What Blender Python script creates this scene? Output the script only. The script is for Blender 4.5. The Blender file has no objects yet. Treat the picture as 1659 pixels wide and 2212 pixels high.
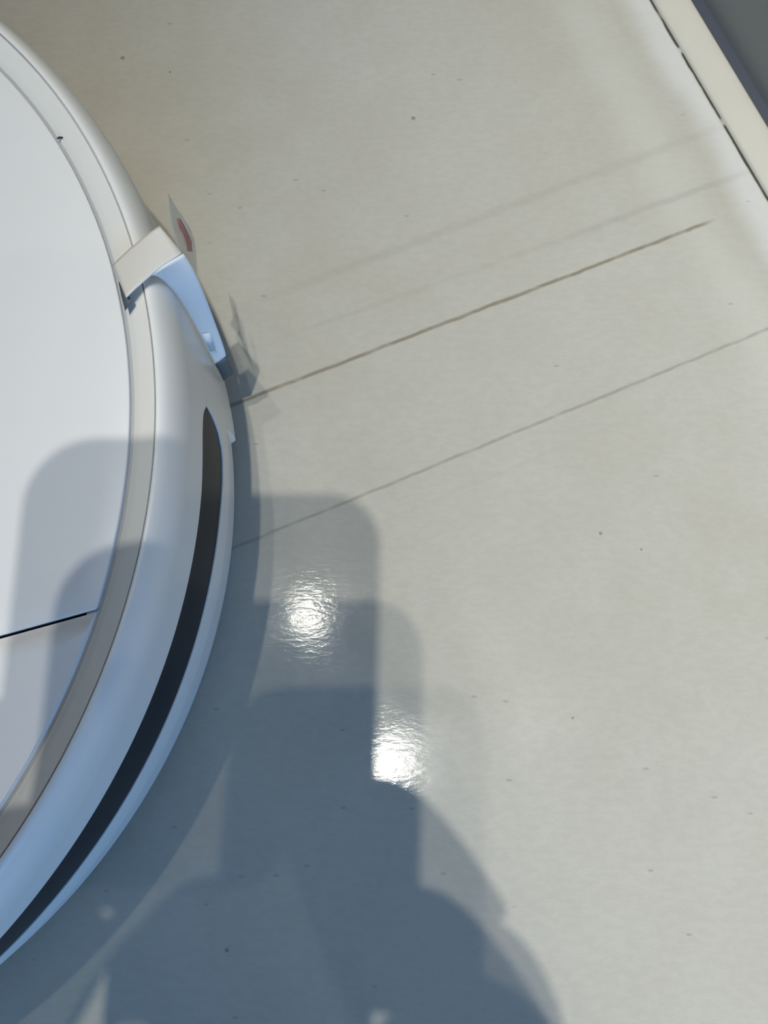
import bpy, bmesh, math, random
from mathutils import Vector, Matrix
random.seed(4)
S = bpy.context.scene
COL = S.collection
MM = 0.001
def V(*a): return Vector(a) * MM

# ------------------------------------------------------------------ camera
CAMX = Vector((0.99948745, 0.0, -0.03201309))
CAMU = Vector((0.00749224, 0.97222773, 0.23391686))
CAMF = Vector((-0.03112401, 0.23403682, -0.97172942))
CAMP = V(0, 0, 281)
cd = bpy.data.cameras.new('camera'); cam = bpy.data.objects.new('camera', cd); COL.objects.link(cam)
cd.sensor_fit = 'VERTICAL'; cd.sensor_height = 24.0; cd.lens = 24.0 * 1800 / 2212
cd.clip_start = 0.002; cd.clip_end = 30
M = Matrix((CAMX, CAMU, -CAMF)).transposed().to_4x4(); M.translation = CAMP
cam.matrix_world = M
S.camera = cam

# ------------------------------------------------------------------ look
S.view_settings.view_transform = 'Standard'; S.view_settings.look = 'None'
S.view_settings.gamma = 1; S.view_settings.use_curve_mapping = False
S.view_settings.exposure = 0.0
W = bpy.data.worlds.new('daylight'); S.world = W; W.use_nodes = True
bgn = W.node_tree.nodes['Background']; bgn.inputs[0].default_value = (0.55, 0.75, 1.0, 1); bgn.inputs[1].default_value = 1.0

# room axes: n points into the right wall, t runs along it
N2 = Vector((0.928, 0.373, 0)).normalized(); T2 = Vector((-0.373, 0.928, 0)).normalized()
def rm(n, t, z): return N2 * (n * MM) + T2 * (t * MM) + Vector((0, 0, z * MM))
ROOMROT = math.atan2(N2.y, N2.x)

# window daylight (cool, low, from the wall behind the photographer)
WN0, WN1, WZ0, WZ1, WT = -850, 190, 480, 1650, -2000
wl = bpy.data.lights.new('window_daylight', 'AREA'); wl.shape = 'RECTANGLE'
wl.size = (WN1 - WN0) * MM; wl.size_y = (WZ1 - WZ0) * MM
wl.energy = 33.0; wl.color = (0.15, 0.47, 1.0)
wo = bpy.data.objects.new('window_daylight', wl); COL.objects.link(wo)
wo.location = rm((WN0 + WN1) / 2, WT + 25, (WZ0 + WZ1) / 2)
wo.rotation_euler = T2.to_track_quat('-Z', 'Z').to_euler()

# ceiling spots: x, y, energy, colour
LZ = 2400
LAMPS = [(-82, -167, 158, (1.0, 0.985, 0.88)), (-185, 99, 96, (1.0, 0.985, 0.88)),
         (-328, 302, 36, (1.0, 0.97, 0.84)), (138, -682, 14, (1.0, 0.97, 0.85))]
AIM = V(1000, -60, 0)

# ------------------------------------------------------------------ materials
class NT:
    def __init__(s, name):
        s.m = bpy.data.materials.new(name); s.m.use_nodes = True
        s.t = s.m.node_tree; s.b = s.t.nodes['Principled BSDF']
    def n(s, typ, **k):
        x = s.t.nodes.new(typ)
        for a, v in k.items(): setattr(x, a, v)
        return x
    def l(s, a, b): s.t.links.new(a, b)
    def math(s, op, a, b=None, clamp=False):
        x = s.n('ShaderNodeMath', operation=op); x.use_clamp = clamp
        for i, q in enumerate((a, b)):
            if q is None: continue
            if isinstance(q, (int, float)): x.inputs[i].default_value = q
            else: s.l(q, x.inputs[i])
        return x.outputs[0]
    def mix(s, fac, a, b, blend='MIX'):
        x = s.n('ShaderNodeMix', data_type='RGBA', blend_type=blend)
        for i, q in ((0, fac), (6, a), (7, b)):
            if isinstance(q, (int, float)): x.inputs[i].default_value = q
            elif isinstance(q, tuple): x.inputs[i].default_value = q if len(q) == 4 else (*q, 1)
            else: s.l(q, x.inputs[i])
        return x.outputs[2]
    def ramp(s, v, lo, hi, a=0.0, b=1.0):
        x = s.n('ShaderNodeMapRange'); x.clamp = True; x.interpolation_type = 'SMOOTHSTEP'
        s.l(v, x.inputs[0])
        for i, q in enumerate((lo, hi, a, b)): x.inputs[i + 1].default_value = q
        return x.outputs[0]
    def noise(s, vec, scale, detail=2, rough=0.5, dist=0.0):
        x = s.n('ShaderNodeTexNoise'); x.inputs['Scale'].default_value = scale
        x.inputs['Detail'].default_value = detail; x.inputs['Roughness'].default_value = rough
        x.inputs['Distortion'].default_value = dist
        if vec is not None: s.l(vec, x.inputs['Vector'])
        return x.outputs[0]
    def coord(s, scale=(1, 1, 1), rot=0.0):
        c = s.n('ShaderNodeTexCoord'); mp = s.n('ShaderNodeMapping')
        mp.inputs['Scale'].default_value = scale; mp.inputs['Rotation'].default_value = (0, 0, rot)
        s.l(c.outputs['Object'], mp.inputs[0]); return mp.outputs[0]

def plain(name, col, rough=0.5, spec=0.5, vary=0.04, bump=0.0, scale=60, **kw):
    q = NT(name); nz = q.noise(q.coord(), scale, 3)
    d = tuple(c * (1 - vary) for c in col); u = tuple(min(1, c * (1 + vary)) for c in col)
    q.l(q.mix(nz, d, u), q.b.inputs['Base Color'])
    q.b.inputs['Roughness'].default_value = rough; q.b.inputs['Specular IOR Level'].default_value = spec
    for k, v in kw.items(): q.b.inputs[k].default_value = v
    if bump:
        bp = q.n('ShaderNodeBump'); bp.inputs['Strength'].default_value = bump; bp.inputs['Distance'].default_value = 0.0005
        q.l(q.noise(q.coord(), scale * 12, 3), bp.inputs['Height']); q.l(bp.outputs[0], q.b.inputs['Normal'])
    return q.m

def floor_material():
    q = NT('worn_floor_finish'); P = q.coord()
    sep = q.n('ShaderNodeSeparateXYZ'); q.l(P, sep.inputs[0]); X, Y = sep.outputs[0], sep.outputs[1]
    big = q.noise(P, 7, 3, 0.55); mid = q.noise(P, 38, 4, 0.6)
    base = q.mix(q.ramp(big, 0.3, 0.7), (0.455, 0.425, 0.362), (0.495, 0.470, 0.415))
    base = q.mix(q.ramp(mid, 0.35, 0.75, 0, 0.35), base, (0.53, 0.51, 0.455))
    fine = q.noise(q.coord((0.7, 1.4, 1)), 330, 4, 0.7)
    base = q.mix(q.ramp(fine, 0.38, 0.62, 0.10, 0), base, (0.25, 0.235, 0.20))
    # distance across the room, measured towards the right wall
    nn = q.math('ADD', q.math('MULTIPLY', X, 0.928), q.math('MULTIPLY', Y, 0.373))
    warp = q.math('MULTIPLY', q.math('SUBTRACT', q.noise(P, 25, 3), 0.5), 0.014)
    nw = q.math('ADD', nn, warp)
    # thin pale paint film swept along the skirting
    pale = q.math('MULTIPLY', q.ramp(nw, 0.180, 0.192), q.ramp(nn, 0.1935, 0.1955, 1, 0))
    base = q.mix(q.math('MULTIPLY', pale, 0.6), base, (0.66, 0.65, 0.63))
    halo = q.math('MULTIPLY', q.ramp(nw, 0.150, 0.166), q.ramp(nw, 0.166, 0.184, 1, 0))
    base = q.mix(q.math('MULTIPLY', halo, 0.30), base, (0.60, 0.58, 0.51))
    def line(p0, p1, w, strength, col, soft=0.012, wob=0.0006):
        nonlocal base
        p0 = Vector(p0) * MM; p1 = Vector(p1) * MM; d = (p1 - p0); L = d.length; d.normalize(); n = Vector((-d.y, d.x))
        dist = q.math('ADD', q.math('ADD', q.math('MULTIPLY', X, n.x), q.math('MULTIPLY', Y, n.y)), -p0.dot(n))
        dist = q.math('ADD', dist, q.math('MULTIPLY', q.math('SUBTRACT', q.noise(P, 90, 3), 0.5), wob * 2))
        al = q.math('ADD', q.math('ADD', q.math('MULTIPLY', X, d.x), q.math('MULTIPLY', Y, d.y)), -p0.dot(d))
        m = q.ramp(q.math('ABSOLUTE', dist), w * 0.15 * MM, w * MM, 1, 0)
        m = q.math('MULTIPLY', m, q.math('MULTIPLY', q.ramp(al, -soft, soft), q.ramp(al, L - soft, L + soft, 1, 0)))
        m = q.math('MULTIPLY', m, q.ramp(q.noise(P, 160, 3), 0.25, 0.6, 0.55, 1.0))
        base = q.mix(q.math('MULTIPLY', m, strength), base, col)
    line((-80, 101.3), (112.2, 178.1), 1.15, 0.85, (0.22, 0.185, 0.13), 0.006)
    line((-70, 51.5), (160, 147.2), 0.95, 0.50, (0.22, 0.20, 0.17), 0.02)
    line((-52, 150), (120, 219), 2.8, 0.20, (0.30, 0.265, 0.22), 0.03, 0.0009)
    line((60, 173), (124.3, 197.5), 2.0, 0.30, (0.28, 0.265, 0.24), 0.02, 0.0009)
    line((-44, 134.6), (60, 173), 1.6, 0.16, (0.30, 0.27, 0.22), 0.02, 0.001)
    line((-20, 60), (90, 106), 1.2, 0.08, (0.30, 0.28, 0.25), 0.02, 0.001)
    # dark broken joint between floor and skirting strip
    jd = q.math('ABSOLUTE', q.math('ADD', q.math('ADD', nn, -0.1953), q.math('MULTIPLY', q.math('SUBTRACT', q.noise(P, 120, 3), 0.5), 0.0012)))
    jm = q.math('MULTIPLY', q.ramp(jd, 0.0003, 0.0009, 1, 0), q.ramp(q.noise(P, 60, 2), 0.36, 0.44))
    base = q.mix(q.math('MULTIPLY', jm, 0.95), base, (0.05, 0.05, 0.035))
    # grit: short dark flecks
    vo = q.n('ShaderNodeTexVoronoi'); vo.inputs['Scale'].default_value = 170
    q.l(q.coord((0.55, 1.3, 1)), vo.inputs['Vector'])
    hue = q.n('ShaderNodeSeparateColor'); q.l(vo.outputs['Color'], hue.inputs[0])
    sp = q.math('MULTIPLY', q.ramp(vo.outputs['Distance'], 0.06, 0.13, 1, 0), q.math('GREATER_THAN', hue.outputs[0], 0.88))
    base = q.mix(q.math('MULTIPLY', sp, 0.32), base, (0.16, 0.14, 0.11))
    for (x, y, r) in ((-114.7, 257.3, 1.1), (-57.7, -71.6, 0.75), (65.1, 59.6, 0.7), (78.5, 53.9, 0.5), (52.4, -1.7, 0.5), (2.5, 226, 1.0), (-95, 250, .6)):
        dx = q.math('ADD', X, -x * MM); dy = q.math('ADD', Y, -y * MM)
        dd = q.math('SQRT', q.math('ADD', q.math('MULTIPLY', dx, dx), q.math('MULTIPLY', dy, dy)))
        base = q.mix(q.ramp(dd, r * 0.4 * MM, r * 1.2 * MM, 0.6, 0), base, (0.12, 0.11, 0.10))
    q.l(base, q.b.inputs['Base Color'])
    q.b.inputs['Specular IOR Level'].default_value = 0.14
    q.l(q.ramp(q.noise(P, 60, 3), 0.3, 0.7, 0.07, 0.11), q.b.inputs['Roughness'])
    h = q.math('ADD', q.math('MULTIPLY', q.noise(q.coord((0.6, 1.6, 1)), 420, 3, 0.6), 0.6), q.math('MULTIPLY', q.noise(P, 60, 2), 1.2))
    bp = q.n('ShaderNodeBump'); bp.inputs['Strength'].default_value = 0.5; bp.inputs['Distance'].default_value = 0.00009
    q.l(h, bp.inputs['Height']); q.l(bp.outputs[0], q.b.inputs['Normal'])
    return q.m

m_floor = floor_material()
m_white = plain('white_plastic', (0.80, 0.80, 0.80), 0.32, 0.5, 0.015)
m_lid = plain('white_lid_plastic', (0.79, 0.79, 0.80), 0.38, 0.4, 0.015)
m_ring = plain('warm_white_rim_plastic', (0.80, 0.785, 0.75), 0.35, 0.4, 0.015)
m_gap = plain('grey_seam', (0.42, 0.43, 0.45), 0.6, 0.3)
m_win = plain('smoked_sensor_glass', (0.022, 0.026, 0.032), 0.35, 0.04, 0.02)
m_chassis = plain('dark_chassis_plastic', (0.10, 0.11, 0.12), 0.5, 0.4)
m_tire = plain('black_rubber', (0.03, 0.03, 0.03), 0.8, 0.2)
m_strip = plain('cream_skirting_paint', (0.56, 0.525, 0.45), 0.55, 0.3, 0.06, 0.1, 40)
m_darkline = plain('dark_blue_grey_line', (0.055, 0.062, 0.082), 0.6, 0.3)
m_greywall = plain('grey_wall_paint', (0.27, 0.27, 0.26), 0.6, 0.3, 0.03, 0.1, 30)
m_room = plain('off_white_wall_paint', (0.26, 0.26, 0.25), 0.8, 0.2, 0.03, 0.1, 20)
m_ceil = plain('ceiling_paint', (0.32, 0.32, 0.31), 0.9, 0.1, 0.02)
m_frame = plain('window_frame_white', (0.7, 0.7, 0.7), 0.4)
m_tape = plain('grey_adhesive_tape', (0.70, 0.67, 0.64), 0.55, 0.3, 0.03)
m_foam = plain('white_label_paper', (0.84, 0.86, 0.88), 0.5, 0.3, 0.02)
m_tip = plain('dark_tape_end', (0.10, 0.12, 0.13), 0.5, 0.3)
m_red = plain('faded_red_print', (0.48, 0.27, 0.26), 0.6, 0.2, 0.25, 0, 900)
m_print = plain('pale_grey_print', (0.68, 0.73, 0.80), 0.6, 0.2, 0.1, 0, 900)
m_fleck = plain('dark_crumb', (0.05, 0.05, 0.06), 0.8, 0.2)
m_phone = plain('dark_phone_glass', (0.02, 0.022, 0.026), 0.25, 0.5)
m_metal = plain('black_lamp_metal', (0.05, 0.05, 0.05), 0.4, 0.5)
m_skin = plain('skin', (0.55, 0.34, 0.25), 0.55, 0.4, 0.05, 0.1, 80)
m_shirt = plain('dark_grey_knit', (0.07, 0.075, 0.085), 0.9, 0.1, 0.15, 0.3, 120)
m_trouser = plain('dark_blue_denim', (0.05, 0.07, 0.12), 0.9, 0.1, 0.2, 0.3, 150)
m_hair = plain('dark_brown_hair', (0.03, 0.02, 0.015), 0.6, 0.3, 0.3, 0.5, 200)
m_eye = plain('eye', (0.6, 0.6, 0.6), 0.2)
q = NT('clear_tape'); q.l(q.mix(q.noise(q.coord(), 300, 2), (0.52, 0.58, 0.64), (0.60, 0.66, 0.72)), q.b.inputs['Base Color'])
q.b.inputs['Roughness'].default_value = 0.35; q.b.inputs['Alpha'].default_value = 0.42; m_clear = q.m
q = NT('window_pane'); q.b.inputs['Transmission Weight'].default_value = 1; q.b.inputs['Roughness'].default_value = 0.02; q.b.inputs['IOR'].default_value = 1.1
q.l(q.mix(q.noise(q.coord(), 5), (0.95, 0.97, 1), (1, 1, 1)), q.b.inputs['Base Color']); m_pane = q.m
q = NT('lamp_emitter'); q.l(q.mix(q.noise(q.coord(), 50), (1, .9, .7), (1, .92, .75)), q.b.inputs['Emission Color'])
q.b.inputs['Emission Strength'].default_value = 12; m_emit = q.m

# ------------------------------------------------------------------ helpers
def tag(o, label=None, cat=None, group=None, kind=None):
    for k, v in (('label', label), ('category', cat), ('group', group), ('kind', kind)):
        if v: o[k] = v
    return o
def mesh(name, verts, faces, mat, parent=None, smooth=True, recalc=True):
    me = bpy.data.meshes.new(name); me.from_pydata([tuple(v) for v in verts], [], faces)
    if recalc:
        bm = bmesh.new(); bm.from_mesh(me); bmesh.ops.recalc_face_normals(bm, faces=bm.faces); bm.to_mesh(me); bm.free()
    me.materials.append(mat)
    for p in me.polygons: p.use_smooth = smooth
    o = bpy.data.objects.new(name, me); COL.objects.link(o)
    if parent: o.parent = parent
    return o
def empty(name, loc=(0, 0, 0), rz=0):
    o = bpy.data.objects.new(name, None); COL.objects.link(o); o.location = loc; o.rotation_euler = (0, 0, rz)
    o.empty_display_size = 0.02
    return o
def box_vf(c, s):
    vs = [Vector((c[0] + i * s[0] / 2, c[1] + j * s[1] / 2, c[2] + k * s[2] / 2)) for i in (-1, 1) for j in (-1, 1) for k in (-1, 1)]
    return vs, [(0, 1, 3, 2), (4, 6, 7, 5), (0, 4, 5, 1), (2, 3, 7, 6), (0, 2, 6, 4), (1, 5, 7, 3)]
def rbox(name, n0, n1, t0, t1, z0, z1, mat, parent=None, bevel=0):
    vs = [rm(n, t, z) for n in (n0, n1) for t in (t0, t1) for z in (z0, z1)]
    o = mesh(name, vs, [(0, 1, 3, 2), (4, 6, 7, 5), (0, 4, 5, 1), (2, 3, 7, 6), (0, 2, 6, 4), (1, 5, 7, 3)], mat, parent, False)
    if bevel:
        b = o.modifiers.new('bevel', 'BEVEL'); b.width = bevel * MM; b.segments = 3
        for p in o.data.polygons: p.use_smooth = True
        o.data.set_sharp_from_angle(angle=math.radians(50))
    return o
def lathe(name, prof, mat, parent=None, seg=256, close=False, sharp=35):
    vs = []; fs = []
    for (r, z) in prof:
        for i in range(seg):
            a = 2 * math.pi * i / seg; vs.append(V(r * math.cos(a), r * math.sin(a), z))
    k = len(prof); rng = k if close else k - 1
    for j in range(rng):
        for i in range(seg):
            a, b = j * seg + i, j * seg + (i + 1) % seg
            c, d = ((j + 1) % k) * seg + (i + 1) % seg, ((j + 1) % k) * seg + i
            fs.append((a, b, c, d))
    o = mesh(name, vs, fs, mat, parent); o.data.set_sharp_from_angle(angle=math.radians(sharp)); return o
def arc(cx, cz, r, a0, a1, n):
    return [(cx + r * math.cos(math.radians(a0 + (a1 - a0) * i / n)), cz + r * math.sin(math.radians(a0 + (a1 - a0) * i / n))) for i in range(n + 1)]
def bake(o):
    dg = bpy.context.evaluated_depsgraph_get(); me = bpy.data.meshes.new_from_object(o.evaluated_get(dg))
    mats = list(o.data.materials); o.modifiers.clear(); o.data = me
    if not me.materials:
        for m_ in mats: me.materials.append(m_)
    for p in me.polygons: p.use_smooth = True
def skin(name, verts, edges, radii, mat, parent=None, root=0, sub=2):
    me = bpy.data.meshes.new(name); me.from_pydata([tuple(v) for v in verts], edges, []); me.materials.append(mat)
    o = bpy.data.objects.new(name, me); COL.objects.link(o)
    o.modifiers.new('skin', 'SKIN'); 
    if not me.skin_vertices: 
        pass
    bpy.context.view_layer.update()
    sv = me.skin_vertices[0].data
    for i, r in enumerate(radii):
        rr = r if isinstance(r, tuple) else (r, r)
        sv[i].radius = (rr[0] * MM, rr[1] * MM); sv[i].use_root = (i == root)
    s = o.modifiers.new('sub', 'SUBSURF'); s.levels = sub; s.render_levels = sub
    bpy.context.view_layer.update(); bake(o)
    if parent: o.parent = parent
    return o

# ------------------------------------------------------------------ room
N0, N1, T0, T1, HC = -2300, 213, -2000, 1700, 2480
fl = mesh('floor', [rm(N0, T0, 0), rm(N1, T0, 0), rm(N1, T1, 0), rm(N0, T1, 0)], [(0, 1, 2, 3)], m_floor, None, False, False)
tag(fl, 'off-white worn matt floor with thin brown drag marks', 'floor', kind='structure')
tag(rbox('ceiling', N0, N1 + 60, T0, T1, HC, HC + 60, m_ceil), 'white ceiling above', 'ceiling', kind='structure')
tag(rbox('wall_right', N1, N1 + 60, T0, T1, 0, HC, m_greywall), 'dark grey wall face beyond the cream skirting strip', 'wall', kind='structure')
tag(rbox('wall_left', N0 - 60, N0, T0, T1, 0, HC, m_room), 'off-white left wall', 'wall', kind='structure')
tag(rbox('wall_front', N0, N1, T1, T1 + 60, 0, HC, m_room), 'off-white wall ahead', 'wall', kind='structure')
# back wall with the window opening: one mesh of four blocks
vs, fs = [], []
for (a, b, c, d) in ((N0, WN0, 0, HC), (WN1, N1, 0, HC), (WN0, WN1, 0, WZ0), (WN0, WN1, WZ1, HC)):
    k = len(vs); vs += [rm(n, t, z) for n in (a, b) for t in (T0 - 80, T0) for z in (c, d)]
    fs += [tuple(k + i for i in f) for f in [(0, 1, 3, 2), (4, 6, 7, 5), (0, 4, 5, 1), (2, 3, 7, 6), (0, 2, 6, 4), (1, 5, 7, 3)]]
tag(mesh('wall_back', vs, fs, m_room, None, False), 'off-white wall with the window behind the photographer', 'wall', kind='structure')
vs, fs = [], []
for (a, b, c, d) in ((WN0, WN0 + 40, WZ0, WZ1), (WN1 - 40, WN1, WZ0, WZ1), (WN0, WN1, WZ0, WZ0 + 40), (WN0, WN1, WZ1 - 40, WZ1), ((WN0 + WN1) / 2 - 20, (WN0 + WN1) / 2 + 20, WZ0, WZ1)):
    k = len(vs); vs += [rm(n, t, z) for n in (a, b) for t in (T0 - 70, T0 - 30) for z in (c, d)]
    fs += [tuple(k + i for i in f) for f in [(0, 1, 3, 2), (4, 6, 7, 5), (0, 4, 5, 1), (2, 3, 7, 6), (0, 2, 6, 4), (1, 5, 7, 3)]]
wf = tag(mesh('window_1', vs, fs, m_frame, None, False), 'white framed window in the back wall', 'window', kind='structure')
rbox('window_pane', WN0 + 30, WN1 - 30, T0 - 52, T0 - 48, WZ0 + 30, WZ1 - 30, m_pane, wf)
# skirting strip: low, rounded on the room side, with a narrow dark line against the wall
def extrude_t(name, prof, mat):
    ts = [T0 + (T1 - T0) * i / 60 for i in range(61)]; k = len(prof)
    vs = [rm(n, t, z) for t in ts for (n, z) in prof]; fs = []
    for j in range(60):
        for i in range(k - 1): fs.append((j * k + i, j * k + i + 1, (j + 1) * k + i + 1, (j + 1) * k + i))
    return mesh(name, vs, fs, mat, None, True)
o = extrude_t('baseboard_right', [(195.6, 0.0), (195.9, 0.7), (196.6, 1.2), (198.5, 1.7), (201.5, 2.4), (204.5, 2.8), (207.2, 2.8), (208.2, 2.3), (208.4, 0.0)], m_strip)
tag(o, 'low cream skirting strip along the grey wall', 'baseboard', kind='structure')
o = extrude_t('trim_1', [(208.4, 0.05), (208.5, 0.5), (211.0, 0.7), (212.4, 1.6), (213.0, 1.6)], m_darkline)
tag(o, 'dark blue-grey line between skirting and grey wall', 'trim', kind='structure')

# ------------------------------------------------------------------ robot vacuum
RC = (-231.3, 62.2)
rv = tag(empty('robot_vacuum', V(RC[0], RC[1], 0)), 'round white robot vacuum with dark sensor band standing on the floor', 'robot vacuum')
# top rim: dips inward to the seam, crest, rolled edge down to the bumper
lathe('rim_ring', [(163.2, 84.0), (163.25, 87.3), (163.7, 87.9), (165.5, 88.6), (168.2, 89.9), (169.15, 90.25), (169.25, 90.1), (169.3, 88.9)], m_ring, rv)
lathe('rim_groove', [(169.25, 89.2), (169.7, 89.2)], m_gap, rv)
lathe('top_shell', [(169.62, 88.9), (169.62, 90.45), (169.75, 90.62)] + [(169.9 + 5.1 * math.cos(math.radians(a)), 77.4 + 13.3 * math.sin(math.radians(a))) for a in range(86, -1, -4)] + [(175.0, 77.4), (174.9, 76.0)], m_white, rv)
lathe('seam', [(163.25, 86.9), (160.0, 86.9)], m_gap, rv)
# lid (main, raised) and front cover (lower), divided by a straight line
TH = math.radians(15.4)                      # the dividing line runs this way
LP = Vector((-94.4 - RC[0], 17.6 - RC[1])); LD = Vector((math.cos(TH), math.sin(TH))); LN = Vector((-LD.y, LD.x))
def plate(name, R, side, off, ztop, edge, mat):
    # circular segment on one side of the dividing line; rounded edge
    def outline(inset, ic):
        r = R - inset; h = (LP.dot(LN)) + side * (off + ic); pts = []
        # chord line: LN.p = h
        half = math.sqrt(r * r - h * h); a0 = math.atan2(LN.y, LN.x); da = math.acos(max(-1, min(1, h / r)))
        if side > 0: s, e = a0 - da, a0 + da
        else: s, e = a0 + da, a0 - da + 2 * math.pi
        n = 160
        for i in range(n + 1):
            a = s + (e - s) * i / n; pts.append((r * math.cos(a), r * math.sin(a)))
        for i in range(1, 30):
            f = i / 30; p, q_ = pts[n], pts[0]; pts.append((p[0] + (q_[0] - p[0]) * f, p[1] + (q_[1] - p[1]) * f))
        return pts
    if side > 0:
        rings = [(0, 0.5, ztop - 4), (0, 0.5, ztop - edge - 0.15), (0, 0, ztop - edge)] + [(edge * (1 - math.cos(math.radians(a))),) * 2 + (ztop - edge + edge * math.sin(math.radians(a)),) for a in (30, 60, 90)]
    else:
        rings = [(0, 0, ztop - 4), (0, 0, ztop - 1.1), (0.1, 0.25, ztop - 0.95), (0.3, 1.6, ztop - 0.4), (0.45, 2.8, ztop)]
    rings += [(6, 6, ztop + 0.02), (40, 40, ztop + 0.15)]
    vs = []; fs = []; k = None
    for ins, ic, z in rings:
        p = outline(ins, ic); k = len(p); vs += [V(x, y, z) for x, y in p]
    for j in range(len(rings) - 1):
        for i in range(k): fs.append((j * k + i, j * k + (i + 1) % k, (j + 1) * k + (i + 1) % k, (j + 1) * k + i))
    fs.append(tuple((len(rings) - 1) * k + i for i in range(k)))
    o = mesh(name, vs, fs, mat, rv); o.data.set_sharp_from_angle(angle=math.radians(40)); return o
plate('lid', 162.35, 1, 0.2, 88.4, 0.35, m_lid)
plate('front_cover', 162.35, -1, 0.3, 88.3, 0.9, m_lid)
# side wall with sensor slot. slot limits by angle (deg)
SE1, SE0 = 7.6, -155.6
def interp(tab, x):
    for (x0, y0), (x1, y1) in zip(tab, tab[1:]):
        if x0 <= x <= x1: return y0 + (y1 - y0) * (x - x0) / (x1 - x0)
    return tab[-1][1] if x > tab[-1][0] else tab[0][1]
LO = [(0, 58), (0.15, 51), (0.5, 46.5), (1.0, 43), (2.0, 40.2), (3.2, 39.3), (5.5, 39.3), (9, 40.5), (14, 41.4), (60, 41.8)]
HI = [(0, 58), (0.5, 60), (1.2, 62.6), (2.2, 64.2), (3.8, 65.2), (6, 65), (9, 64.3), (60, 64.2)]
def slot(a):
    d = min(SE1 - a, a - SE0)
    if d <= 0: return 58, 58
    return interp(LO, d), interp(HI, d)
angs = [SE1 + (e) for e in (0,)] 
A = set([SE1, SE0])
for e in (.15, .3, .5, .75, 1, 1.5, 2, 2.6, 3.2, 4, 5, 6, 7.5, 9): A.add(round(SE1 - e, 3)); A.add(round(SE0 + e, 3))
for i in range(360): 
    a = -180 + i
    if min(abs(a - SE1), abs(a - SE0)) > 0.3 and not (SE1 - 9 < a < SE1) and not (SE0 < a < SE0 + 9): A.add(float(a))
    b = a + .5
    if not (SE1 - 9 < b < SE1 + .3) and not (SE0 - .3 < b < SE0 + 9): A.add(b)
A = sorted(A); NA = len(A)
B1, B0 = 8.7, -156.7                        # bumper lower lip range
def lip(a):
    return B0 < a < B1
rows_vs = []; fs = []
def pt(a, r, z): return V(r * math.cos(math.radians(a)), r * math.sin(math.radians(a)), z)
def rows_lower(a):
    lo, hi = slot(a)
    if lip(a):
        return [(171.0, 14.2), (172.8, 15.2), (173.5, 16.4), (175.0, 31.4), (175.0, 32.2), (175.0, lo - 0.3), (174.9, lo), (173.6, lo)]
    return [(171.0, 13.0), (173.6, 13.3), (174.7, 14.4), (175.0, 20.0), (175.0, 32.2), (175.0, lo - 0.3), (174.9, lo), (173.6, lo)]
def rows_upper(a):
    lo, hi = slot(a)
    return [(173.6, hi), (174.9, hi), (175.0, hi + 0.3), (175.0, 68.0), (175.0, 71.0), (175.0, 74.0), (175.0, 77.4)]
vs = []
for fn, base in ((rows_lower, 0), (rows_upper, 1)):
    st = len(vs); K = 8 if base == 0 else 7
    for a in A: vs += [pt(a, r, z) for r, z in fn(a)]
    for i in range(NA):
        j = (i + 1) % NA
        for k in range(K - 1): fs.append((st + i * K + k, st + j * K + k, st + j * K + k + 1, st + i * K + k + 1))
o = mesh('bumper', vs, fs, m_white, rv); o.data.set_sharp_from_angle(angle=math.radians(4.5))
# sensor band, set 1 mm into the slot
vs = []; fs = []; AS = [a for a in A if SE0 <= a <= SE1]
for a in AS:
    lo, hi = slot(a); vs += [pt(a, 174.5, lo - .5), pt(a, 174.7, lo + (hi - lo) * .33), pt(a, 174.7, lo + (hi - lo) * .66), pt(a, 174.5, hi + .5)]
for i in range(len(AS) - 1):
    for k in range(3): fs.append((i * 4 + k, i * 4 + 4 + k, i * 4 + 5 + k, i * 4 + 1 + k))
mesh('sensor_band', vs, fs, m_win, rv)
lathe('chassis', [(171.5, 15.5), (171.5, 9.0), (168.0, 6.5), (90, 6.5), (0.5, 6.5)], m_chassis, rv)
for sx in (-1, 1):
    w = lathe('drive_wheel', [(2, -9), (30, -9), (34, -7), (35, -4), (35, 4), (34, 7), (30, 9), (2, 9)], m_tire, rv, 48)
    ax = Vector((math.cos(math.radians(15)), math.sin(math.radians(15)), 0))
    w.rotation_euler = ax.to_track_quat('Z', 'Y').to_euler(); w.location = ax * (sx * 0.115) + Vector((0, 0, 0.035))
w = lathe('front_caster', [(2, -7), (10, -7), (12, -5), (12.5, 0), (12, 5), (10, 7), (2, 7)], m_tire, rv, 32)
w.rotation_euler = Vector((1, .27, 0)).to_track_quat('Z', 'Y').to_euler(); w.location = V(30, -118, 12.5)
# crumb on the lid
o = mesh('crumb', [V(-94.9, 151.0, 88.35), V(-93.3, 151.6, 88.35), V(-93.0, 151.2, 88.4), V(-94.2, 150.7, 88.5), V(-94, 151.2, 89.0)],
         [(0, 1, 4), (1, 2, 4), (2, 3, 4), (3, 0, 4), (0, 3, 2, 1)], m_fleck)
tag(o, 'tiny dark crumb on the white lid near the rim', 'crumb')

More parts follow.
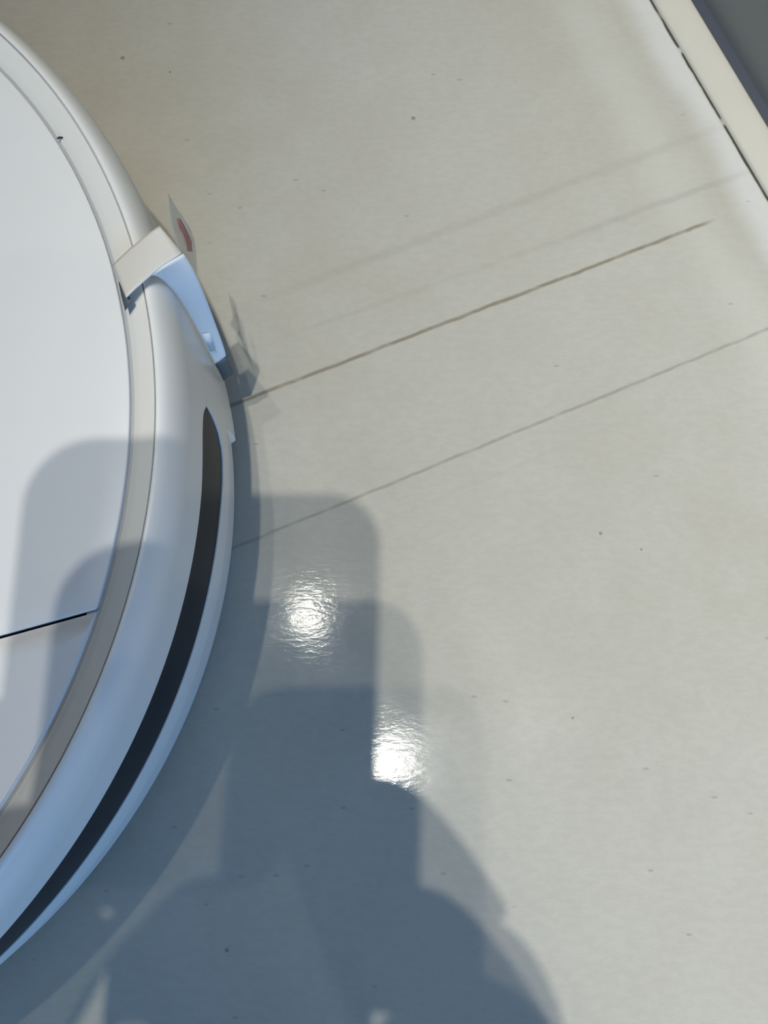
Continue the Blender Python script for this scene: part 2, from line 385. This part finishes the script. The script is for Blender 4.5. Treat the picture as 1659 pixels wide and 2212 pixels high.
# ------------------------------------------------------------------ tape flap folded over the rim
tp = tag(empty('packing_tape', V(-67, 108, 92)), 'grey and white packing tape folded over the robot vacuum rim', 'tape')
OFF = tp.location.copy()
def sheet(name, grid, mat, th=0.35, parent=tp, sub=2):
    nr, nc = len(grid), len(grid[0]); vs = [V(*p) - OFF for r in grid for p in r]; fs = []
    for i in range(nr - 1):
        for j in range(nc - 1): fs.append((i * nc + j, i * nc + j + 1, (i + 1) * nc + j + 1, (i + 1) * nc + j))
    o = mesh(name, vs, fs, mat, parent, True, False)
    if sub:
        s = o.modifiers.new('sub', 'SUBSURF'); s.levels = s.render_levels = sub; s.subdivision_type = 'SIMPLE' if sub == 1 else 'CATMULL_CLARK'; s.boundary_smooth = 'PRESERVE_CORNERS'
    m2 = o.modifiers.new('solid', 'SOLIDIFY'); m2.thickness = th * MM; m2.offset = 0
    return o
def lerp(a, b, f): return tuple(a[i] + (b[i] - a[i]) * f for i in range(3))
# top piece: rows from inner (lid side) to outer
inA, inE = (-75.6, 111.4, 90.6), (-70.4, 100.7, 93.4)
ouB, ouD = (-63.6, 120.7, 93.0), (-63.8, 107.2, 93.2)
rows = []
for f, sag in ((0, 0.0), (.35, 1.2), (.7, .9), (1, 0)):
    a = lerp(inA, ouB, f); b = lerp(inE, ouD, f); r = []
    for g in (0, .33, .66, 1):
        p = lerp(a, b, g); r.append((p[0], p[1], p[2] + sag * (1 - g * .3) * .6))
    rows.append(r)
C = (-56.9, 112.7, 93.0)
rows.append([(-63.4, 120.9, 93), (-61.2, 118.2, 93.1), (-59.0, 115.4, 93.1), (-57.2, 113.0, 93.0)])
rows[3] = [(-65.2, 119.4, 93.1), (-64.4, 116.2, 93.4), (-63.6, 112.4, 93.5), (-63.0, 108.4, 93.4)]
sheet('top_flap', rows, m_tape)
# white side: hangs along the outer wall
sf = sheet('side_flap', [[(-64.6, 107.0, 93.3), (-60.8, 109.9, 93.3), (-56.8, 112.9, 93.0)],
                    [(-63.6, 108.6, 90.0), (-59.6, 110.4, 89.6), (-55.6, 111.9, 89.0)],
                    [(-62.7, 109.7, 80.0), (-59.0, 110.0, 79.5), (-55.1, 110.2, 78.5)],
                    [(-61.9, 109.5, 62.0), (-58.9, 109.8, 62.0), (-56.1, 110.1, 61.0)],
                    [(-61.4, 107.6, 43.0), (-59.2, 108.0, 43.5), (-56.6, 108.5, 44.0)],
                    [(-61.3, 107.0, 38.0), (-59.2, 107.6, 39.4), (-57.0, 108.2, 41.5)]], m_foam)
sheet('printed_patch', [[(-60.9, 108.5, 56.4), (-58.4, 108.8, 56.4)], [(-60.7, 107.4, 46.4), (-59.1, 107.7, 46.4)]], m_print, 0.05, sf, 0)
sheet('tape_end', [[(-61.2, 107.0, 38.2), (-57.0, 108.3, 41.0)], [(-61.3, 107.1, 30), (-57.2, 108.2, 34)], [(-61.6, 107.2, 24), (-57.5, 108.2, 28)]], m_tip, .35, tp, 1)
# clear loose wing behind, with faded red print
wg = sheet('clear_wing', [[(-67.7, 142.8, 75), (-67.4, 142.3, 74.5), (-67.2, 141.9, 74)],
                     [(-66.3, 136.0, 78), (-66.2, 138.4, 73), (-66.0, 140.6, 68)],
                     [(-64.3, 127.8, 80), (-64.2, 133.5, 71), (-64.3, 139.9, 62)],
                     [(-61.1, 120.1, 84), (-62.6, 129.0, 70), (-64.4, 137.9, 56)],
                     [(-58.9, 115.5, 86), (-61.5, 124.5, 66), (-66.2, 133.5, 46)]], m_clear, 0.12, tp, 2)
WR = [((-66.3, 136.0, 78), (-66.0, 140.6, 68)), ((-64.3, 127.8, 80), (-64.3, 139.9, 62)), ((-61.1, 120.1, 84), (-64.4, 137.9, 56)), ((-58.9, 115.5, 86), (-66.2, 133.5, 46))]
rp = []
for v, u0, u1 in ((0.35, .45, .7), (0.8, .3, .7), (1.2, .42, .72), (1.7, .4, .8), (2.2, .45, .74)):
    k = int(v); L_ = lerp(WR[k][0], WR[k + 1][0], v - k); R_ = lerp(WR[k][1], WR[k + 1][1], v - k)
    rp.append([tuple(c + o for c, o in zip(lerp(L_, R_, u), (0.25, -0.35, 0.25))) for u in (u0, (u0 + u1) / 2, u1)])
sheet('red_print', rp, m_red, 0.05, wg, 1)
sheet('dark_triangle', [[(-73.4, 106.2, 91.4), (-72.6, 105.6, 91.7)], [(-72.4, 102.2, 91.3), (-70.7, 102.4, 91.9)], [(-71.2, 98.4, 91.2), (-69.3, 100.6, 92.0)]], m_tip, 0.2, tp, 0)  # small dark sheet under the top flap's inner corner, in the tape end colour

# ------------------------------------------------------------------ ceiling spotlights
def spotlight(x, y, e, colr, label):
    t = tag(empty('ceiling_spotlight', V(x, y, HC)), label, 'lamp', 'spotlights in a row on the ceiling')
    lathe('ceiling_rose', [(0.5, 0), (38, 0), (40, -2), (40, -14), (37, -17), (0.5, -17)], m_metal, t, 48)
    lathe('stem', [(6, -17), (6, -34)], m_metal, t, 24)
    h = lathe('lamp_head', [(0.5, -34), (26, -34), (31, -38), (32, -45), (32, LZ - HC - 6), (28, LZ - HC - 6), (26.5, LZ - HC + 2)], m_metal, t, 48)
    lathe('lens', [(0.5, LZ - HC + 3), (26.5, LZ - HC + 3)], m_emit, h, 48)
    L = bpy.data.lights.new('spot_beam', 'SPOT'); L.energy = e; L.color = colr; L.shadow_soft_size = 0.017
    L.spot_size = math.radians(68); L.spot_blend = 1.0
    o = bpy.data.objects.new('spot_beam', L); COL.objects.link(o); o.parent = t
    o.location = V(0, 0, LZ - HC)
    d = AIM - V(x, y, LZ); o.rotation_euler = d.to_track_quat('-Z', 'Y').to_euler()
for (x, y, e, c), lb in zip(LAMPS, ('black ceiling spotlight almost directly over the phone', 'black ceiling spotlight between the overhead one and the farthest ahead',
                                   'black ceiling spotlight farthest ahead towards the front wall', 'black ceiling spotlight behind the kneeling person')):
    spotlight(x, y, e, c, lb)

# ------------------------------------------------------------------ phone (beside and above the lens) and the person who holds it
def LC(a, b, c): return CAMP + (CAMX * a + CAMU * b - CAMF * c) * MM
PH = (-93.0, -19.8, -124.0, 46.5)
ph = tag(empty('phone', LC(-56, -29, 1)), 'dark phone held flat in both hands above the floor', 'phone')
def rrect(x0, x1, y0, y1, r, n=10):
    out = []
    for cx, cy, s in ((x1 - r, y1 - r, 0), (x0 + r, y1 - r, 90), (x0 + r, y0 + r, 180), (x1 - r, y0 + r, 270)):
        for i in range(n + 1):
            a = math.radians(s + 90 * i / n); out.append((cx + r * math.cos(a), cy + r * math.sin(a)))
    return out
def slab(name, x0, x1, y0, y1, r, c0, c1, mat, parent, e=.8):
    rings = [(e, c0), (e * .3, c0 + e * .3), (0, c0 + e), (0, c1 - e), (e * .3, c1 - e * .3), (e, c1)]
    vs = []; fs = []
    for ins, c in rings:
        p = rrect(x0 + ins, x1 - ins, y0 + ins, y1 - ins, r - ins); k = len(p); vs += [LC(x, y, c) - ph.location for x, y in p]
    for j in range(5):
        for i in range(k): fs.append((j * k + i, j * k + (i + 1) % k, (j + 1) * k + (i + 1) % k, (j + 1) * k + i))
    fs += [tuple(range(k)), tuple(5 * k + i for i in range(k))]
    return mesh(name, vs, fs, mat, parent)
pb = slab('phone_body', *PH, 15.5, 1.5, 9.5, m_phone, ph)
slab('screen', PH[0] + 3, PH[1] - 3, PH[2] + 3, PH[3] - 3, 12.5, 9.3, 9.8, m_win, ph, .1)
slab('camera_bump', -58, -24, 8, 41, 8, 0.2, 2.0, m_phone, ph, .3)

pr = tag(empty('person', V(-180, -700, 0)), 'person kneeling in a dark grey jumper holding a phone over the floor', 'person')
PO = pr.location.copy()
verts = []; edges = []; rad = []
def add(p, r, par=None):
    verts.append(Vector(p) - PO); rad.append(r); i = len(verts) - 1
    if par is not None: edges.append((par, i))
    return i
pel = add(V(-180, -850, 270), 105)
sp1 = add(V(-180, -790, 390), 100, pel)
sp2 = add(V(-178, -690, 510), 108, sp1)
che = add(V(-176, -620, 590), 80, sp2)
nck = add(V(-172, -565, 665), 50, che)
hd1 = add(V(-170, -520, 715), 70, nck)
hd2 = add(V(-168, -470, 760), 86, hd1)
hd3 = add(V(-168, -460, 810), 70, hd2)
def armhand(sh, el, side, db):
    # side +1 right hand; -1 left hand (mirrored about the phone's middle)
    def Q(a, b, c):
        if side < 0: a = -112.8 - a; b += db
        return LC(a, b, c)
    s = add(sh, 58, che); u = add((Vector(sh) + Vector(el)) / 2, 48, s); e = add(el, 40, u)
    wr = Q(11, -122, 8); f1 = add(Vector(el) * .55 + wr * .45, 37, e); w = add(wr, 27, f1); th = add(Q(-9, -106, 25), 15, w); add(Q(-11, -93, 24), 13, th)
    p = add(Q(5, -92, 3), 26, w); k = add(Q(-3, -69, 0), 16, p)
    for (mc, pts, r) in (((-10, -51, -2), [(-16, -46, -9), (-32, -47, -9), (-48, -50, -7)], 9),
                         ((-8, -65, -5), [(-14, -63, -11), (-34, -63, -10), (-53, -65, -7)], 9),
                         ((-7, -80, -6), [(-14, -79, -11), (-33, -79, -9), (-51, -80, -6.5)], 8.5),
                         ((-5, -94, -6), [(-14, -95, -10), (-29, -95, -8), (-43, -95, -6)], 7.5)):
        j = add(Q(*mc), r + 1.5, k if mc[1] > -70 else p)
        for x in pts: j = add(Q(*x), r, j); r *= .93
    j = add(Q(-1, -86, 18), 11, p)
    for x, r in (((-16, -72, 20), 10.5), ((-31, -60, 19.5), 9.5), ((-42, -52, 17.5), 8)): j = add(Q(*x), r, j)
armhand(V(-10, -600, 560), V(122, -330, 345), 1, 0)
armhand(V(-345, -600, 560), V(-330, -330, 340), -1, 26)  # left hand raised as a blocker, keeping lamp light off the floor beside the robot
for sx, ax in ((-1, -285), (1, -75)):
    h = add(V(-180 + sx * 75, -840, 250), 92, pel); kn = add(V(ax, -490, 66), 62, h)
    # shank folded back under the thigh
    m_ = add(V(ax, -560, 52), 50, kn); an = add(V(ax, -900, 46), 40, m_); add(V(ax, -965, 36), 32, an); 
body = skin('body', verts, edges, rad, m_skin, pr, 0, 2)
# clothes: same skeleton, a little thicker, ending at wrists, neck and ankles
verts, edges, rad = [], [], []
a = add(V(-180, -845, 300), 134); a1 = add(V(-180, -790, 392), 116, a); b = add(V(-178, -690, 512), 124, a1); c = add(V(-176, -625, 588), 96, b); add(V(-173, -590, 630), 66, c)
for sh, el, w in ((V(-10, -600, 560), V(122, -330, 345), V(62, -205, 292)), (V(-345, -600, 560), V(-330, -330, 340), V(-225, -170, 290))):
    s = add(sh, 70, c); u = add((Vector(sh) + Vector(el)) / 2, 59, s); e = add(el, 50, u); add(w, 35, e)
skin('jumper', verts, edges, rad, m_shirt, pr, 0, 2)
verts, edges, rad = [], [], []
a = add(V(-180, -852, 285), 118); add(V(-180, -805, 385), 116, a)
for sx, ax in ((-1, -285), (1, -75)):
    h = add(V(-180 + sx * 75, -840, 250), 104, a); kn = add(V(ax, -490, 78), 74, h); m_ = add(V(ax, -560, 66), 62, kn); add(V(ax, -880, 58), 52, m_)
skin('trousers', verts, edges, rad, m_trouser, pr, 0, 2)
# face and hair (the head looks down at the phone)
def blob(name, c, r, mat, sc=(1, 1, 1), seg=24):
    vs = []; fs = []
    for i in range(1, seg):
        for j in range(seg * 2):
            th = math.pi * i / seg; p = math.pi * j / seg
            vs.append(Vector(c) * 1 - PO + V(r * sc[0] * math.sin(th) * math.cos(p), r * sc[1] * math.sin(th) * math.sin(p), r * sc[2] * math.cos(th)))
    k = seg * 2
    for i in range(seg - 2):
        for j in range(k): fs.append((i * k + j, i * k + (j + 1) % k, (i + 1) * k + (j + 1) % k, (i + 1) * k + j))
    fs += [tuple(range(k)), tuple((seg - 2) * k + j for j in range(k))]
    return mesh(name, vs, fs, mat, pr)
blob('hair', V(-168, -492, 800), 94, m_hair, (1, .98, .86))
for s in (-1, 1):
    blob('ear', V(-168 + s * 84, -488, 755), 17, m_skin, (.4, .8, 1.2), 12)
    blob('eye', V(-168 + s * 28, -418, 752), 10, m_eye, (1, .8, .7), 12)
blob('nose', V(-168, -402, 730), 15, m_skin, (.8, 1.1, 1.2), 12)
blob('mouth', V(-168, -416, 703), 17, plain('lips', (.5, .2, .18), .5), (1.1, .5, .35), 12)
